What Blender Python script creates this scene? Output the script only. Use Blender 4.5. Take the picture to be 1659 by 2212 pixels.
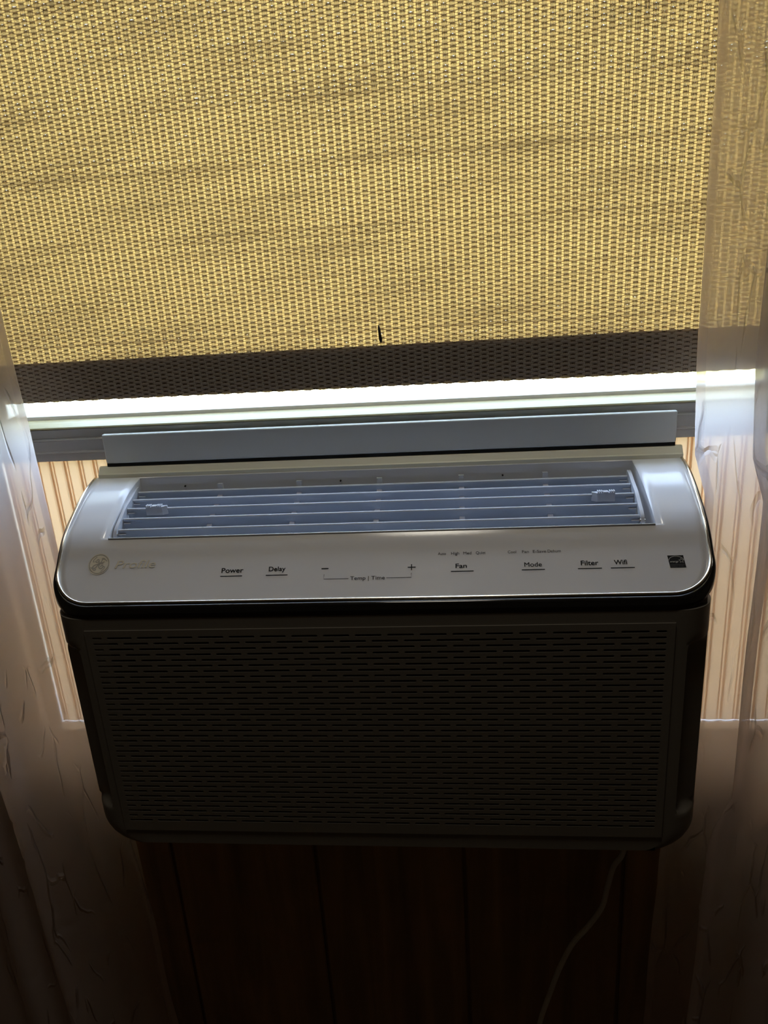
import bpy, bmesh, math, random
import numpy as np
from mathutils import Vector, Matrix, noise

for _o in list(bpy.data.objects):
    bpy.data.objects.remove(_o)
SC = bpy.context.scene
COL = SC.collection
OZ = 0.95                      # height of the first grille row above the floor
rng = np.random.default_rng(7)
random.seed(7)

# ------------------------------------------------------------------ camera
F_PX, CAM = 1660.93, (0.0855, -0.6146, 0.3322)
PITCH, YAW, ROLL = 0.334008, -0.112123, -0.066715
def cam_axes():
    cp, sp, cy, sy = math.cos(PITCH), math.sin(PITCH), math.cos(YAW), math.sin(YAW)
    fwd = Vector((sy*cp, cy*cp, -sp)); r0 = Vector((cy, -sy, 0)); u0 = r0.cross(fwd)
    cr, sr = math.cos(ROLL), math.sin(ROLL)
    return r0*cr + u0*sr, u0*cr - r0*sr, fwd
_r, _u, _f = cam_axes()
cd = bpy.data.cameras.new('camera'); cam = bpy.data.objects.new('camera', cd); COL.objects.link(cam)
cd.sensor_fit = 'HORIZONTAL'; cd.sensor_width = 36.0; cd.lens = 36.0*F_PX/1659.0
cd.clip_start = 0.01; cd.clip_end = 500
cam.matrix_world = Matrix(((_r.x, _u.x, -_f.x, CAM[0]), (_r.y, _u.y, -_f.y, CAM[1]), (_r.z, _u.z, -_f.z, CAM[2]), (0, 0, 0, 1)))
SC.camera = cam

# ------------------------------------------------------------------ light and exposure
SC.view_settings.view_transform = 'Standard'; SC.view_settings.look = 'None'
SC.view_settings.gamma = 1.0; SC.view_settings.use_curve_mapping = False
SC.view_settings.exposure = 3.0
FILL_LAMP_W = 0.44
W = bpy.data.worlds.new('World'); SC.world = W; W.use_nodes = True
nt = W.node_tree; nt.nodes.clear()
sky = nt.nodes.new('ShaderNodeTexSky'); sky.sky_type = 'NISHITA'; sky.sun_disc = False
sky.sun_elevation = math.radians(52); sky.sun_rotation = math.radians(205); sky.air_density = 1.0; sky.dust_density = 2.5
bg = nt.nodes.new('ShaderNodeBackground'); bg.inputs['Strength'].default_value = 1.10
wo = nt.nodes.new('ShaderNodeOutputWorld')
hz = nt.nodes.new('ShaderNodeMix'); hz.data_type = 'RGBA'; hz.inputs['Factor'].default_value = 0.57     # thin bright haze over the blue
hz.inputs['B'].default_value = (0.62, 0.60, 0.55, 1)
nt.links.new(sky.outputs[0], hz.inputs['A']); nt.links.new(hz.outputs['Result'], bg.inputs[0]); nt.links.new(bg.outputs[0], wo.inputs[0])
sl = bpy.data.lights.new('sun', 'SUN'); sl.energy = 1.2; sl.angle = 0.01; sl.color = (1.0, 0.95, 0.86)
sun = bpy.data.objects.new('sun', sl); COL.objects.link(sun)
sun.rotation_euler = (math.radians(38), math.radians(-22), 0); sun.location = (0, 0, 8)   # comes from behind the house: window in shade
pl = bpy.data.lights.new('window_daylight', 'AREA'); pl.shape = 'RECTANGLE'; pl.size = 0.90; pl.size_y = 0.95
pl.cycles.is_portal = True
portal = bpy.data.objects.new('window_daylight', pl); COL.objects.link(portal)
portal.location = (0, 0.262, 0.255); portal.rotation_euler = (math.radians(-90), 0, 0)
cy = SC.cycles
cy.max_bounces = 12; cy.diffuse_bounces = 8; cy.glossy_bounces = 4; cy.transmission_bounces = 10; cy.transparent_max_bounces = 16
cy.use_denoising = True
cy.sample_clamp_indirect = 6.0

# ------------------------------------------------------------------ helpers
def lin(c):
    c = c/255.0
    return c/12.92 if c <= 0.04045 else ((c+0.055)/1.055)**2.4
def rgb(r, g, b): return (lin(r), lin(g), lin(b), 1)

def tag(o, label=None, cat=None, group=None, kind=None):
    if label: o['label'] = label
    if cat: o['category'] = cat
    if group: o['group'] = group
    if kind: o['kind'] = kind
    return o
def empty(name, loc=(0, 0, 0)):
    o = bpy.data.objects.new(name, None); COL.objects.link(o); o.location = loc; o.empty_display_size = 0.05
    return o
def link(name, me, mat=None, parent=None, smooth=False):
    o = bpy.data.objects.new(name, me); COL.objects.link(o)
    if mat: me.materials.append(mat)
    if parent:
        o.parent = parent
        # all geometry is written in world coordinates
        p = parent; off = Vector((0, 0, 0))
        while p: off += p.location; p = p.parent
        o.location = -off
    if smooth:
        me.polygons.foreach_set('use_smooth', [True]*len(me.polygons))
    return o
def pyd(name, v, f, mat=None, parent=None, smooth=False):
    me = bpy.data.meshes.new(name); me.from_pydata([tuple(map(float, p)) for p in v], [], f); me.validate(); me.update()
    return link(name, me, mat, parent, smooth)
def bmo(name, bm, mat=None, parent=None, smooth=False):
    bmesh.ops.recalc_face_normals(bm, faces=bm.faces)
    me = bpy.data.meshes.new(name); bm.to_mesh(me); bm.free()
    return link(name, me, mat, parent, smooth)
def add_box(bm, lo, hi, bev=0.0, seg=2):
    r = bmesh.ops.create_cube(bm, size=1.0); vs = r['verts']
    for v in vs:
        v.co = Vector([lo[i] + (v.co[i]+0.5)*(hi[i]-lo[i]) for i in range(3)])
    if bev > 0:
        es = list({e for v in vs for e in v.link_edges})
        bmesh.ops.bevel(bm, geom=es, offset=bev, segments=seg, affect='EDGES', profile=0.5)
def box(name, lo, hi, mat, parent=None, bev=0.0, seg=2):
    bm = bmesh.new(); add_box(bm, lo, hi, bev, seg); return bmo(name, bm, mat, parent)
def add_prism(bm, prof, x0, x1, axis=0):
    """closed profile [(a,b)] extruded along an axis"""
    def P(t, a, b): return {0: (t, a, b), 1: (a, t, b), 2: (a, b, t)}[axis]
    A = [bm.verts.new(P(x0, a, b)) for a, b in prof]; B = [bm.verts.new(P(x1, a, b)) for a, b in prof]
    n = len(prof)
    for i in range(n): bm.faces.new((A[i], A[(i+1) % n], B[(i+1) % n], B[i]))
    bm.faces.new(A); bm.faces.new(B[::-1])
def add_tube(bm, pts, r, n=8, closed=False, flat=None):
    pts = [Vector(p) for p in pts]; rings = []
    up = None
    for i, p in enumerate(pts):
        a = pts[i-1] if (i > 0 or closed) else pts[0]; b = pts[(i+1) % len(pts)] if (i < len(pts)-1 or closed) else pts[-1]
        t = (b-a).normalized()
        if up is None: up = t.orthogonal().normalized()
        s = t.cross(up); s = s.normalized() if s.length > 1e-6 else t.orthogonal().normalized(); up = s.cross(t).normalized()
        rr = r[i] if isinstance(r, (list, tuple)) else r
        rings.append([bm.verts.new(p + s*math.cos(2*math.pi*k/n)*rr + up*math.sin(2*math.pi*k/n)*rr) for k in range(n)])
    m = len(rings)
    for i in range(m if closed else m-1):
        A, B = rings[i], rings[(i+1) % m]
        for k in range(n): bm.faces.new((A[k], A[(k+1) % n], B[(k+1) % n], B[k]))
    if not closed: bm.faces.new(rings[0][::-1]); bm.faces.new(rings[-1])
def catmull(P, n=12):
    P = [np.array(p, float) for p in P]; P = [2*P[0]-P[1]] + P + [2*P[-1]-P[-2]]; out = []
    for i in range(1, len(P)-2):
        p0, p1, p2, p3 = P[i-1:i+3]
        for k in range(n):
            t = k/n
            out.append(.5*((2*p1)+(-p0+p2)*t+(2*p0-5*p1+4*p2-p3)*t*t+(-p0+3*p1-3*p2+p3)*t**3))
    out.append(P[-2]); return np.array(out)

# ------------------------------------------------------------------ materials
def new_mat(name):
    m = bpy.data.materials.new(name); m.use_nodes = True; m.node_tree.nodes.clear()
    return m, m.node_tree.nodes, m.node_tree.links
def plastic(name, c, rough=0.4, metal=0.0, spec=0.5, bump=0.0, scale=900.0, coat=0.0, var=0.0):
    m, N, L = new_mat(name)
    b = N.new('ShaderNodeBsdfPrincipled'); o = N.new('ShaderNodeOutputMaterial'); L.new(b.outputs[0], o.inputs[0])
    b.inputs['Base Color'].default_value = c; b.inputs['Roughness'].default_value = rough
    b.inputs['Metallic'].default_value = metal; b.inputs['Specular IOR Level'].default_value = spec
    b.inputs['Coat Weight'].default_value = coat
    if bump > 0 or var > 0:
        tc = N.new('ShaderNodeTexCoord'); nz = N.new('ShaderNodeTexNoise'); nz.inputs['Scale'].default_value = scale
        L.new(tc.outputs['Object'], nz.inputs['Vector'])
        if bump > 0:
            bp = N.new('ShaderNodeBump'); bp.inputs['Strength'].default_value = bump; bp.inputs['Distance'].default_value = 0.0004
            L.new(nz.outputs['Fac'], bp.inputs['Height']); L.new(bp.outputs[0], b.inputs['Normal'])
        if var > 0:
            n2 = N.new('ShaderNodeTexNoise'); n2.inputs['Scale'].default_value = 14; L.new(tc.outputs['Object'], n2.inputs['Vector'])
            mx = N.new('ShaderNodeMix'); mx.data_type = 'RGBA'; mx.inputs['A'].default_value = c
            mx.inputs['B'].default_value = (c[0]*(1-var), c[1]*(1-var*1.1), c[2]*(1-var*1.3), 1)
            L.new(n2.outputs['Fac'], mx.inputs['Factor']); L.new(mx.outputs['Result'], b.inputs['Base Color'])
    return m
M = {}
M['white'] = plastic('white_plastic', rgb(222, 222, 226), 0.11, bump=0.06, scale=2500)
M['vent_white'] = plastic('vent_white_plastic', rgb(198, 201, 210), 0.36)
M['cream'] = plastic('cream_plastic', rgb(226, 222, 200), 0.4)
M['ledge'] = plastic('warm_lit_vinyl', rgb(160, 150, 112), 0.5, var=0.12)  # warm light falling on the sash ledge is put into this colour
M['bracket'] = plastic('bracket_white', rgb(212, 214, 212), 0.35)
M['vinyl'] = plastic('white_window_vinyl', rgb(214, 211, 208), 0.42, var=0.05)
M['case'] = plastic('charcoal_grey_plastic', rgb(118, 112, 102), 0.5, bump=0.25, scale=1800)
M['gloss'] = plastic('glossy_black_plastic', rgb(22, 21, 20), 0.10, coat=0.3)
M['chrome'] = plastic('champagne_chrome', rgb(245, 238, 225), 0.22, metal=1.0)
M['filter'] = plastic('dark_filter_mesh', rgb(14, 13, 12), 0.8)
M['foam'] = plastic('black_foam', rgb(10, 10, 10), 0.9)
M['ink'] = plastic('black_ink', rgb(28, 26, 28), 0.6, spec=0.2)
M['ink_grey'] = plastic('grey_ink', rgb(84, 80, 78), 0.6, spec=0.2)
M['emblem'] = plastic('champagne_emblem', rgb(226, 218, 200), 0.22)
M['groove'] = plastic('emblem_groove', rgb(166, 160, 150), 0.5)
M['mark'] = plastic('mark_pale_ink', rgb(190, 188, 180), 0.6)
M['cord'] = plastic('white_cord', rgb(205, 203, 198), 0.45)
M['metal'] = plastic('brushed_rod', rgb(120, 112, 100), 0.35, metal=0.9)
M['dark_tab'] = plastic('dark_tab', rgb(24, 23, 24), 0.5)
M['wall'] = plastic('room_paint', rgb(186, 174, 152), 0.8, bump=0.1, scale=300)
M['ceil'] = plastic('ceiling_paint', rgb(190, 184, 172), 0.85, bump=0.1, scale=200)

def wood(name, c1, c2, rough, along=2, scale=5.0):
    m, N, L = new_mat(name)
    b = N.new('ShaderNodeBsdfPrincipled'); o = N.new('ShaderNodeOutputMaterial'); L.new(b.outputs[0], o.inputs[0])
    tc = N.new('ShaderNodeTexCoord'); mp = N.new('ShaderNodeMapping')
    sc = [scale*5]*3; sc[along] = scale*0.35; mp.inputs['Scale'].default_value = sc
    L.new(tc.outputs['Object'], mp.inputs['Vector'])
    nz = N.new('ShaderNodeTexNoise'); nz.inputs['Scale'].default_value = 1.6; nz.inputs['Detail'].default_value = 8; nz.inputs['Distortion'].default_value = 0.6
    L.new(mp.outputs[0], nz.inputs['Vector'])
    cr = N.new('ShaderNodeValToRGB'); cr.color_ramp.elements[0].position = 0.3; cr.color_ramp.elements[0].color = c1
    cr.color_ramp.elements[1].position = 0.72; cr.color_ramp.elements[1].color = c2
    L.new(nz.outputs['Fac'], cr.inputs[0]); L.new(cr.outputs[0], b.inputs['Base Color'])
    b.inputs['Roughness'].default_value = rough
    bp = N.new('ShaderNodeBump'); bp.inputs['Strength'].default_value = 0.15; bp.inputs['Distance'].default_value = 0.001
    L.new(nz.outputs['Fac'], bp.inputs['Height']); L.new(bp.outputs[0], b.inputs['Normal'])
    return m
M['panel_wood'] = wood('wall_panel_wood', rgb(122, 96, 58), rgb(168, 134, 86), 0.45)
M['floor_wood'] = wood('floor_wood', rgb(78, 54, 36), rgb(116, 84, 56), 0.4, along=1)

def weave(name, refl, trans, attr):
    m, N, L = new_mat(name)
    o = N.new('ShaderNodeOutputMaterial'); ad = N.new('ShaderNodeAddShader')
    d = N.new('ShaderNodeBsdfDiffuse'); t = N.new('ShaderNodeBsdfTranslucent'); g = N.new('ShaderNodeBsdfGlossy')
    d.inputs[0].default_value = refl; g.inputs['Roughness'].default_value = 0.5
    a = N.new('ShaderNodeAttribute'); a.attribute_name = attr
    mx = N.new('ShaderNodeMix'); mx.data_type = 'RGBA'
    mx.inputs['A'].default_value = (trans[0]*0.14, trans[1]*0.092, trans[2]*0.05, 1); mx.inputs['B'].default_value = trans
    L.new(a.outputs['Fac'], mx.inputs['Factor']); L.new(mx.outputs['Result'], t.inputs[0])
    L.new(d.outputs[0], ad.inputs[0]); L.new(t.outputs[0], ad.inputs[1])
    ms = N.new('ShaderNodeMixShader'); ms.inputs[0].default_value = 0.04
    L.new(ad.outputs[0], ms.inputs[1]); L.new(g.outputs[0], ms.inputs[2]); L.new(ms.outputs[0], o.inputs[0])
    return m
M['weft'] = weave('straw_weft', rgb(166, 156, 144), (0.208, 0.126, 0.041, 1), 'thin')
M['warp'] = weave('brown_warp_thread', rgb(104, 78, 50), (0.13, 0.070, 0.019, 1), 'thin')
M['liner'] = plastic('blind_hem_bar', rgb(90, 80, 70), 0.7)

def sheer(name, clear, col, tl):
    m, N, L = new_mat(name)
    o = N.new('ShaderNodeOutputMaterial')
    tc = N.new('ShaderNodeTexCoord')
    mp = N.new('ShaderNodeMapping'); mp.inputs['Scale'].default_value = (1.0, 1.0, 0.26); L.new(tc.outputs['Object'], mp.inputs['Vector'])
    nz = N.new('ShaderNodeTexNoise'); nz.inputs['Scale'].default_value = 18; nz.inputs['Detail'].default_value = 3; L.new(mp.outputs[0], nz.inputs['Vector'])
    sub = N.new('ShaderNodeVectorMath'); sub.operation = 'MULTIPLY_ADD'; L.new(nz.outputs['Color'], sub.inputs[0])
    sub.inputs[1].default_value = (0.035, 0.035, 0.035); L.new(mp.outputs[0], sub.inputs[2])
    vo = N.new('ShaderNodeTexVoronoi'); vo.feature = 'DISTANCE_TO_EDGE'; vo.inputs['Scale'].default_value = 36; L.new(sub.outputs[0], vo.inputs['Vector'])
    r1 = N.new('ShaderNodeMapRange'); r1.inputs['From Min'].default_value = 0.0; r1.inputs['From Max'].default_value = 0.04
    r1.inputs['To Min'].default_value = 1.0; r1.inputs['To Max'].default_value = 0.0; L.new(vo.outputs['Distance'], r1.inputs['Value'])
    n2 = N.new('ShaderNodeTexNoise'); n2.inputs['Scale'].default_value = 48; n2.inputs['Detail'].default_value = 1; L.new(mp.outputs[0], n2.inputs['Vector'])
    r2 = N.new('ShaderNodeMapRange'); r2.inputs['From Min'].default_value = 0.50; r2.inputs['From Max'].default_value = 0.66; L.new(n2.outputs['Fac'], r2.inputs['Value'])
    cm = N.new('ShaderNodeMath'); cm.operation = 'MULTIPLY'; L.new(r1.outputs[0], cm.inputs[0]); L.new(r2.outputs[0], cm.inputs[1])
    bp = N.new('ShaderNodeBump'); bp.inputs['Strength'].default_value = 1.10; bp.inputs['Distance'].default_value = 0.004; L.new(cm.outputs[0], bp.inputs['Height'])
    d = N.new('ShaderNodeBsdfDiffuse'); d.inputs[0].default_value = col; L.new(bp.outputs[0], d.inputs['Normal'])
    t = N.new('ShaderNodeBsdfTranslucent'); t.inputs[0].default_value = tl; L.new(bp.outputs[0], t.inputs['Normal'])
    ad = N.new('ShaderNodeAddShader'); L.new(d.outputs[0], ad.inputs[0]); L.new(t.outputs[0], ad.inputs[1])
    tr = N.new('ShaderNodeBsdfTransparent')
    # a crease is doubled cloth: less clear
    fc = N.new('ShaderNodeMath'); fc.operation = 'MULTIPLY_ADD'; L.new(cm.outputs[0], fc.inputs[0]); fc.inputs[1].default_value = 0.24; fc.inputs[2].default_value = 1-clear
    fc.use_clamp = True
    ms = N.new('ShaderNodeMixShader'); L.new(fc.outputs[0], ms.inputs[0]); L.new(tr.outputs[0], ms.inputs[1]); L.new(ad.outputs[0], ms.inputs[2])
    L.new(ms.outputs[0], o.inputs[0])
    return m
M['sheer'] = sheer('crushed_voile', 0.33, (0.30, 0.27, 0.26, 1), (0.55, 0.495, 0.48, 1))
M['sheer_hem'] = sheer('voile_hem', 0.45, (0.34, 0.31, 0.30, 1), (0.56, 0.51, 0.515, 1))

def film(name, refl, tl):
    m, N, L = new_mat(name)
    o = N.new('ShaderNodeOutputMaterial'); ad = N.new('ShaderNodeAddShader')
    d = N.new('ShaderNodeBsdfDiffuse'); t = N.new('ShaderNodeBsdfTranslucent')
    d.inputs[0].default_value = refl; t.inputs[0].default_value = tl
    L.new(d.outputs[0], ad.inputs[0]); L.new(t.outputs[0], ad.inputs[1]); L.new(ad.outputs[0], o.inputs[0])
    return m
M['pleat'] = film('tan_pleated_vinyl', (0.30, 0.25, 0.20, 1), (0.185, 0.125, 0.072, 1))
M['pleat_rib'] = film('tan_pleat_rib', (0.26, 0.20, 0.15, 1), (0.66, 0.54, 0.42, 1))

def glass_mat():
    m, N, L = new_mat('window_glass')
    o = N.new('ShaderNodeOutputMaterial'); tr = N.new('ShaderNodeBsdfTransparent'); g = N.new('ShaderNodeBsdfGlossy'); ms = N.new('ShaderNodeMixShader')
    tr.inputs[0].default_value = (0.94, 0.97, 0.95, 1); g.inputs['Roughness'].default_value = 0.02
    ms.inputs[0].default_value = 0.05; L.new(tr.outputs[0], ms.inputs[1]); L.new(g.outputs[0], ms.inputs[2]); L.new(ms.outputs[0], o.inputs[0])
    return m
M['glass'] = glass_mat()

def ground_mat():
    m, N, L = new_mat('pale_paving_and_dry_grass')
    b = N.new('ShaderNodeBsdfPrincipled'); o = N.new('ShaderNodeOutputMaterial'); L.new(b.outputs[0], o.inputs[0])
    tc = N.new('ShaderNodeTexCoord'); nz = N.new('ShaderNodeTexNoise'); nz.inputs['Scale'].default_value = 0.55; nz.inputs['Detail'].default_value = 6
    L.new(tc.outputs['Object'], nz.inputs['Vector'])
    cr = N.new('ShaderNodeValToRGB'); e = cr.color_ramp.elements
    e[0].position = 0.42; e[0].color = rgb(205, 200, 180); e[1].position = 0.62; e[1].color = rgb(160, 160, 90)
    L.new(nz.outputs['Fac'], cr.inputs[0]); L.new(cr.outputs[0], b.inputs['Base Color']); b.inputs['Roughness'].default_value = 0.9
    return m
M['ground'] = ground_mat()
def grass_mat():
    return plastic('lawn_green', rgb(84, 104, 48), 0.9, bump=0.4, scale=60, var=0.35)
M['lawn'] = grass_mat()

# ------------------------------------------------------------------ room shell
RX, RY0, WY, ZF, ZC = 1.9, -3.0, 0.165, -OZ, 1.50
OPX, OPZ0, OPZ1 = 0.44, -0.215, 0.735         # window opening
bm = bmesh.new()
YB = 0.30
for lo, hi in (((-RX, WY, ZF), (-OPX, YB, ZC)), ((OPX, WY, ZF), (RX, YB, ZC)), ((-OPX, WY, ZF), (OPX, YB, OPZ0)), ((-OPX, WY, OPZ1), (OPX, YB, ZC))):
    add_box(bm, lo, hi)
wall_front = bmo('wall_front', bm, M['panel_wood']); tag(wall_front, 'dark wood panelled wall under and around the window', kind='structure')
# vertical boards, each its own piece; joints where the photograph shows the grooves
JO = [-RX, -1.66, -1.47, -1.28, -1.085, -0.893, -0.70, -0.508, -0.3105, -0.1195, 0.0705, 0.2665, 0.459, 0.65, 0.845, 1.04, 1.235, 1.43, 1.62, RX]
for a, b in zip(JO[:-1], JO[1:]):
    segs = []
    lo, hi = a+0.0022, b-0.0022
    if hi <= -0.50 or lo >= 0.50: segs.append((lo, hi, ZF+0.09, ZC-0.002))
    else:
        segs.append((lo, hi, ZF+0.09, -0.2855)); segs.append((lo, hi, 0.80, ZC-0.002))
        if lo < -0.5: segs.append((lo, -0.501, -0.2850, 0.7995))
        if hi > 0.5: segs.append((0.501, hi, -0.2850, 0.7995))
    for x0, x1, z0, z1 in segs:
        box('panel_board', (x0, 0.158, z0), (x1, WY+0.001, z1), M['panel_wood'], wall_front, 0.0016, 1)
for nm, lo, hi, mt in (('wall_back', (-RX, RY0-0.1, ZF), (RX, RY0, ZC), 'wall'), ('wall_left', (-RX-0.1, RY0-0.1, ZF), (-RX, YB, ZC), 'wall'),
                       ('wall_right', (RX, RY0-0.1, ZF), (RX+0.1, YB, ZC), 'wall'), ('ceiling', (-RX-0.1, RY0-0.1, ZC), (RX+0.1, YB, ZC+0.1), 'ceil'),
                       ('floor', (-RX-0.1, RY0-0.1, ZF-0.1), (RX+0.1, YB, ZF), 'floor_wood')):
    tag(box(nm, lo, hi, M[mt]), kind='structure')
tag(box('baseboard_front', (-RX, 0.150, ZF), (RX, WY, ZF+0.088), M['panel_wood'], None, 0.003), kind='structure')
ground = pyd('ground', [(-60, YB, -2.6), (60, YB, -2.6), (60, 120, -2.6), (-60, 120, -2.6)], [(0, 1, 2, 3)], M['ground']); tag(ground, 'pale sunlit ground outside the window', kind='structure')
lawn = box('ground_lawn', (-14, 1.0, -2.62), (14, 7.0, -2.57), M['lawn']); tag(lawn, 'green lawn outside the window', kind='structure')

# fill lamp added on the ceiling, unseen, to brighten the control panel
lamp = empty('fill_lamp', (0.0, -0.26, ZC)); tag(lamp, 'round fill lamp added out of view on the ceiling', 'lamp')
bm = bmesh.new(); add_tube(bm, [(0, -0.26, ZC-0.0005), (0, -0.26, ZC-0.030)], 0.16, 32); bmo('fill_lamp_base', bm, M['ceil'], lamp)
ll = bpy.data.lights.new('fill_light', 'AREA'); ll.shape = 'DISK'; ll.size = 0.30; ll.energy = FILL_LAMP_W; ll.color = (1.0, 0.93, 0.80)
lo_ = bpy.data.objects.new('fill_light', ll); COL.objects.link(lo_); lo_.location = (0.0, -0.26, ZC-0.034)

# ------------------------------------------------------------------ window
win = empty('window_1', (0, 0.2, OPZ0)); tag(win, 'white vinyl sash window behind the blind and air conditioner', kind='structure')
# casing and apron round the opening
cas = []
for nm, lo, hi in (('casing', (-0.50, 0.150, -0.2145), (-0.4405, WY+0.002, 0.80)), ('casing', (0.4405, 0.150, -0.2145), (0.50, WY+0.002, 0.80)),
                   ('casing', (-0.4400, 0.150, 0.735), (0.4400, WY+0.002, 0.80)), ('apron', (-0.50, 0.150, -0.2850), (0.50, WY+0.002, -0.2155))):
    box(nm, lo, hi, M['vinyl'], win, 0.003)
# jambs and head
for lo, hi in (((-0.44, 0.1655, OPZ0), (-0.426, 0.295, OPZ1)), ((0.426, 0.1655, OPZ0), (0.44, 0.295, OPZ1)), ((-0.4258, 0.1655, 0.715), (0.4258, 0.295, OPZ1))):
    box('jamb', lo, hi, M['vinyl'], win, 0.0015)
# sill with its raised front lip
bm = bmesh.new()
add_prism(bm, [(0.1490, -0.2150), (0.1490, -0.2075), (0.1505, -0.2050), (0.1540, -0.2050), (0.1560, -0.2070), (0.2900, -0.2110), (0.2900, -0.2150)], -0.4258, 0.4258)
bmo('sill', bm, M['vinyl'], win)
# lower sash: bottom rail with ledge, two lips, stiles, top rail
rail = [(0.1530, 0.1333), (0.1530, 0.1412), (0.1510, 0.1422), (0.1510, 0.1434), (0.1545, 0.1442), (0.1545, 0.1548), (0.1515, 0.1556), (0.1508, 0.1568), (0.1515, 0.1576),
        (0.1562, 0.1582), (0.1562, 0.1668), (0.1525, 0.1676), (0.1530, 0.1680), (0.1740, 0.1710), (0.1746, 0.1782), (0.1770, 0.1794), (0.1810, 0.1800), (0.1900, 0.1800), (0.1900, 0.1333)]
bm = bmesh.new(); add_prism(bm, rail, -0.4245, 0.4245); bmo('sash_rail', bm, M['vinyl'], win)
bm = bmesh.new(); add_prism(bm, [(0.1525, 0.1681), (0.1513, 0.1690), (0.1522, 0.1703), (0.1560, 0.1714), (0.1620, 0.1729), (0.1640, 0.1730), (0.1735, 0.1746), (0.1738, 0.1712)], -0.4244, 0.4244)
o = bmo('sash_ledge', bm, M['ledge'], win); o['label'] = 'top ledge of the bottom sash rail, warm light painted in'
for s in (-1, 1):
    a, b = sorted((s*0.3985, s*0.4245)); box('sash_stile', (a, 0.1560, 0.1805), (b, 0.1900, 0.70), M['vinyl'], win, 0.0015)
box('sash_rail', (-0.3980, 0.1560, 0.665), (0.3980, 0.1900, 0.70), M['vinyl'], win, 0.0015)
box('pane', (-0.3980, 0.1820, 0.1802), (0.3980, 0.1850, 0.6648), M['glass'], win)
# upper sash parked behind (outer track): bottom rail seen as a thin line through the glass
box('track', (-0.4255, 0.2400, -0.2108), (0.4255, 0.2460, -0.2010), M['vinyl'], win)

# ------------------------------------------------------------------ folding side panels of the air conditioner kit
def accordion(x_in, x_out, label):
    s = 1 if x_out > x_in else -1
    ye, zb, zt = 0.1700, -0.2066, 0.1330
    n = int(abs(x_out-x_in)/0.0162)
    p = (x_out-x_in)/n
    root = empty('accordion_panel', ((x_in+x_out)/2, ye, zb)); tag(root, label, 'window panel', 'folding side panels beside the air conditioner')
    V, Fc = [], []
    path = []
    for i in range(n):
        x = x_in + p*i
        path += [(x, ye), (x+p*0.50, ye+0.0004), (x+p*0.60, ye+0.0012), (x+p*0.86, ye+0.0012)]
    path.append((x_out, ye))
    for x, y in path: V += [(x, y, zb), (x, y, zt)]
    for i in range(len(path)-1): Fc.append((2*i, 2*i+2, 2*i+3, 2*i+1))
    pyd('pleated_sheet', V, Fc, M['pleat'], root)
    for i in range(n):
        x = x_in + p*i
        for c, w, d_ in ((x+p*0.60, 0.0009, 0.0012), (x+p*0.83, 0.0013, 0.0026)):
            box('pleat_rib', (c-w, ye+0.0016, zb), (c+w, ye+0.0016+d_*0.4, zt), M['pleat_rib'], root)
    return root
accordion(-0.274, -0.4250, 'tan pleated folding panel between the air conditioner and the left jamb')
accordion(0.2665, 0.4250, 'tan pleated folding panel between the air conditioner and the right jamb')

# ------------------------------------------------------------------ air conditioner
AX = -0.004
ac = empty('air_conditioner', (AX, 0.07, -0.2402))
tag(ac, 'window air conditioner with white curved control panel and dark slotted front grille', 'air conditioner')
PROF = [(.1405, .1168), (.118, .1118), (.1005, .1052), (.080, .0955), (.063, .0862), (.050, .0757), (.038, .0622), (.022, .0465), (.0075, .0329)]
PD = catmull(PROF, 40); PS = np.concatenate([[0], np.cumsum(np.linalg.norm(np.diff(PD, axis=0), axis=1))]); SMAX = PS[-1]
def pan(x, s, h=0.0):
    """point on the curved control panel: across x, s metres down the curve from the back, h above the surface"""
    y = np.interp(s, PS, PD[:, 0]); z = np.interp(s, PS, PD[:, 1])
    a, b = max(s-0.002, 0), min(s+0.002, SMAX)
    ty = np.interp(b, PS, PD[:, 0])-np.interp(a, PS, PD[:, 0]); tz = np.interp(b, PS, PD[:, 1])-np.interp(a, PS, PD[:, 1])
    l = math.hypot(ty, tz); ny, nz = tz/l, -ty/l      # outward: up and towards the room
    return (x, y+ny*h, z+nz*h)
HW, CR = 0.3020, 0.037
def half_w(s):
    d = s-(SMAX-CR)
    return HW if d <= 0 else HW-CR+math.sqrt(max(CR*CR-d*d, 0))
O0, O1 = 0.0030, 0.0951
def open_w(s, inset=0.0): return 0.2530+(s-O0)/(O1-O0)*0.0052-inset
OX = -0.0028
# control panel: white curved sheet with the outlet opening
ss = sorted(set([0.0, O0, O1, SMAX-CR, SMAX] + list(np.linspace(0, SMAX-CR, 46)) + [SMAX-CR+CR*math.sin(t) for t in np.linspace(0, math.pi/2, 22)]))
ss = [s for i, s in enumerate(ss) if i == 0 or s-ss[i-1] > 1e-5]
V, Fc = [], []
NB = 6
for s in ss:
    w = half_w(s); so = min(max(s, O0), O1); o = open_w(so)
    o = min(o, w*0.995-0.0003)
    xl = list(np.linspace(AX-w, OX-o, NB)) + list(np.linspace(OX-o, OX+o, 10)[1:-1]) + list(np.linspace(OX+o, AX+w, NB))
    V += [pan(x, s) for x in xl]
nc = NB*2+8
for i in range(len(ss)-1):
    inside = ss[i] >= O0-1e-6 and ss[i+1] <= O1+1e-6
    for k in range(nc-1):
        if inside and NB-1 <= k < NB+8: continue
        a = i*nc+k
        Fc.append((a, a+nc, a+nc+1, a+1))
panel = pyd('control_panel', V, Fc, M['white'], ac, True)
panel['label'] = 'white curved control panel with printed touch buttons'
md = panel.modifiers.new('thickness', 'SOLIDIFY'); md.thickness = 0.0022; md.offset = -1; md.use_even_offset = False
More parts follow.
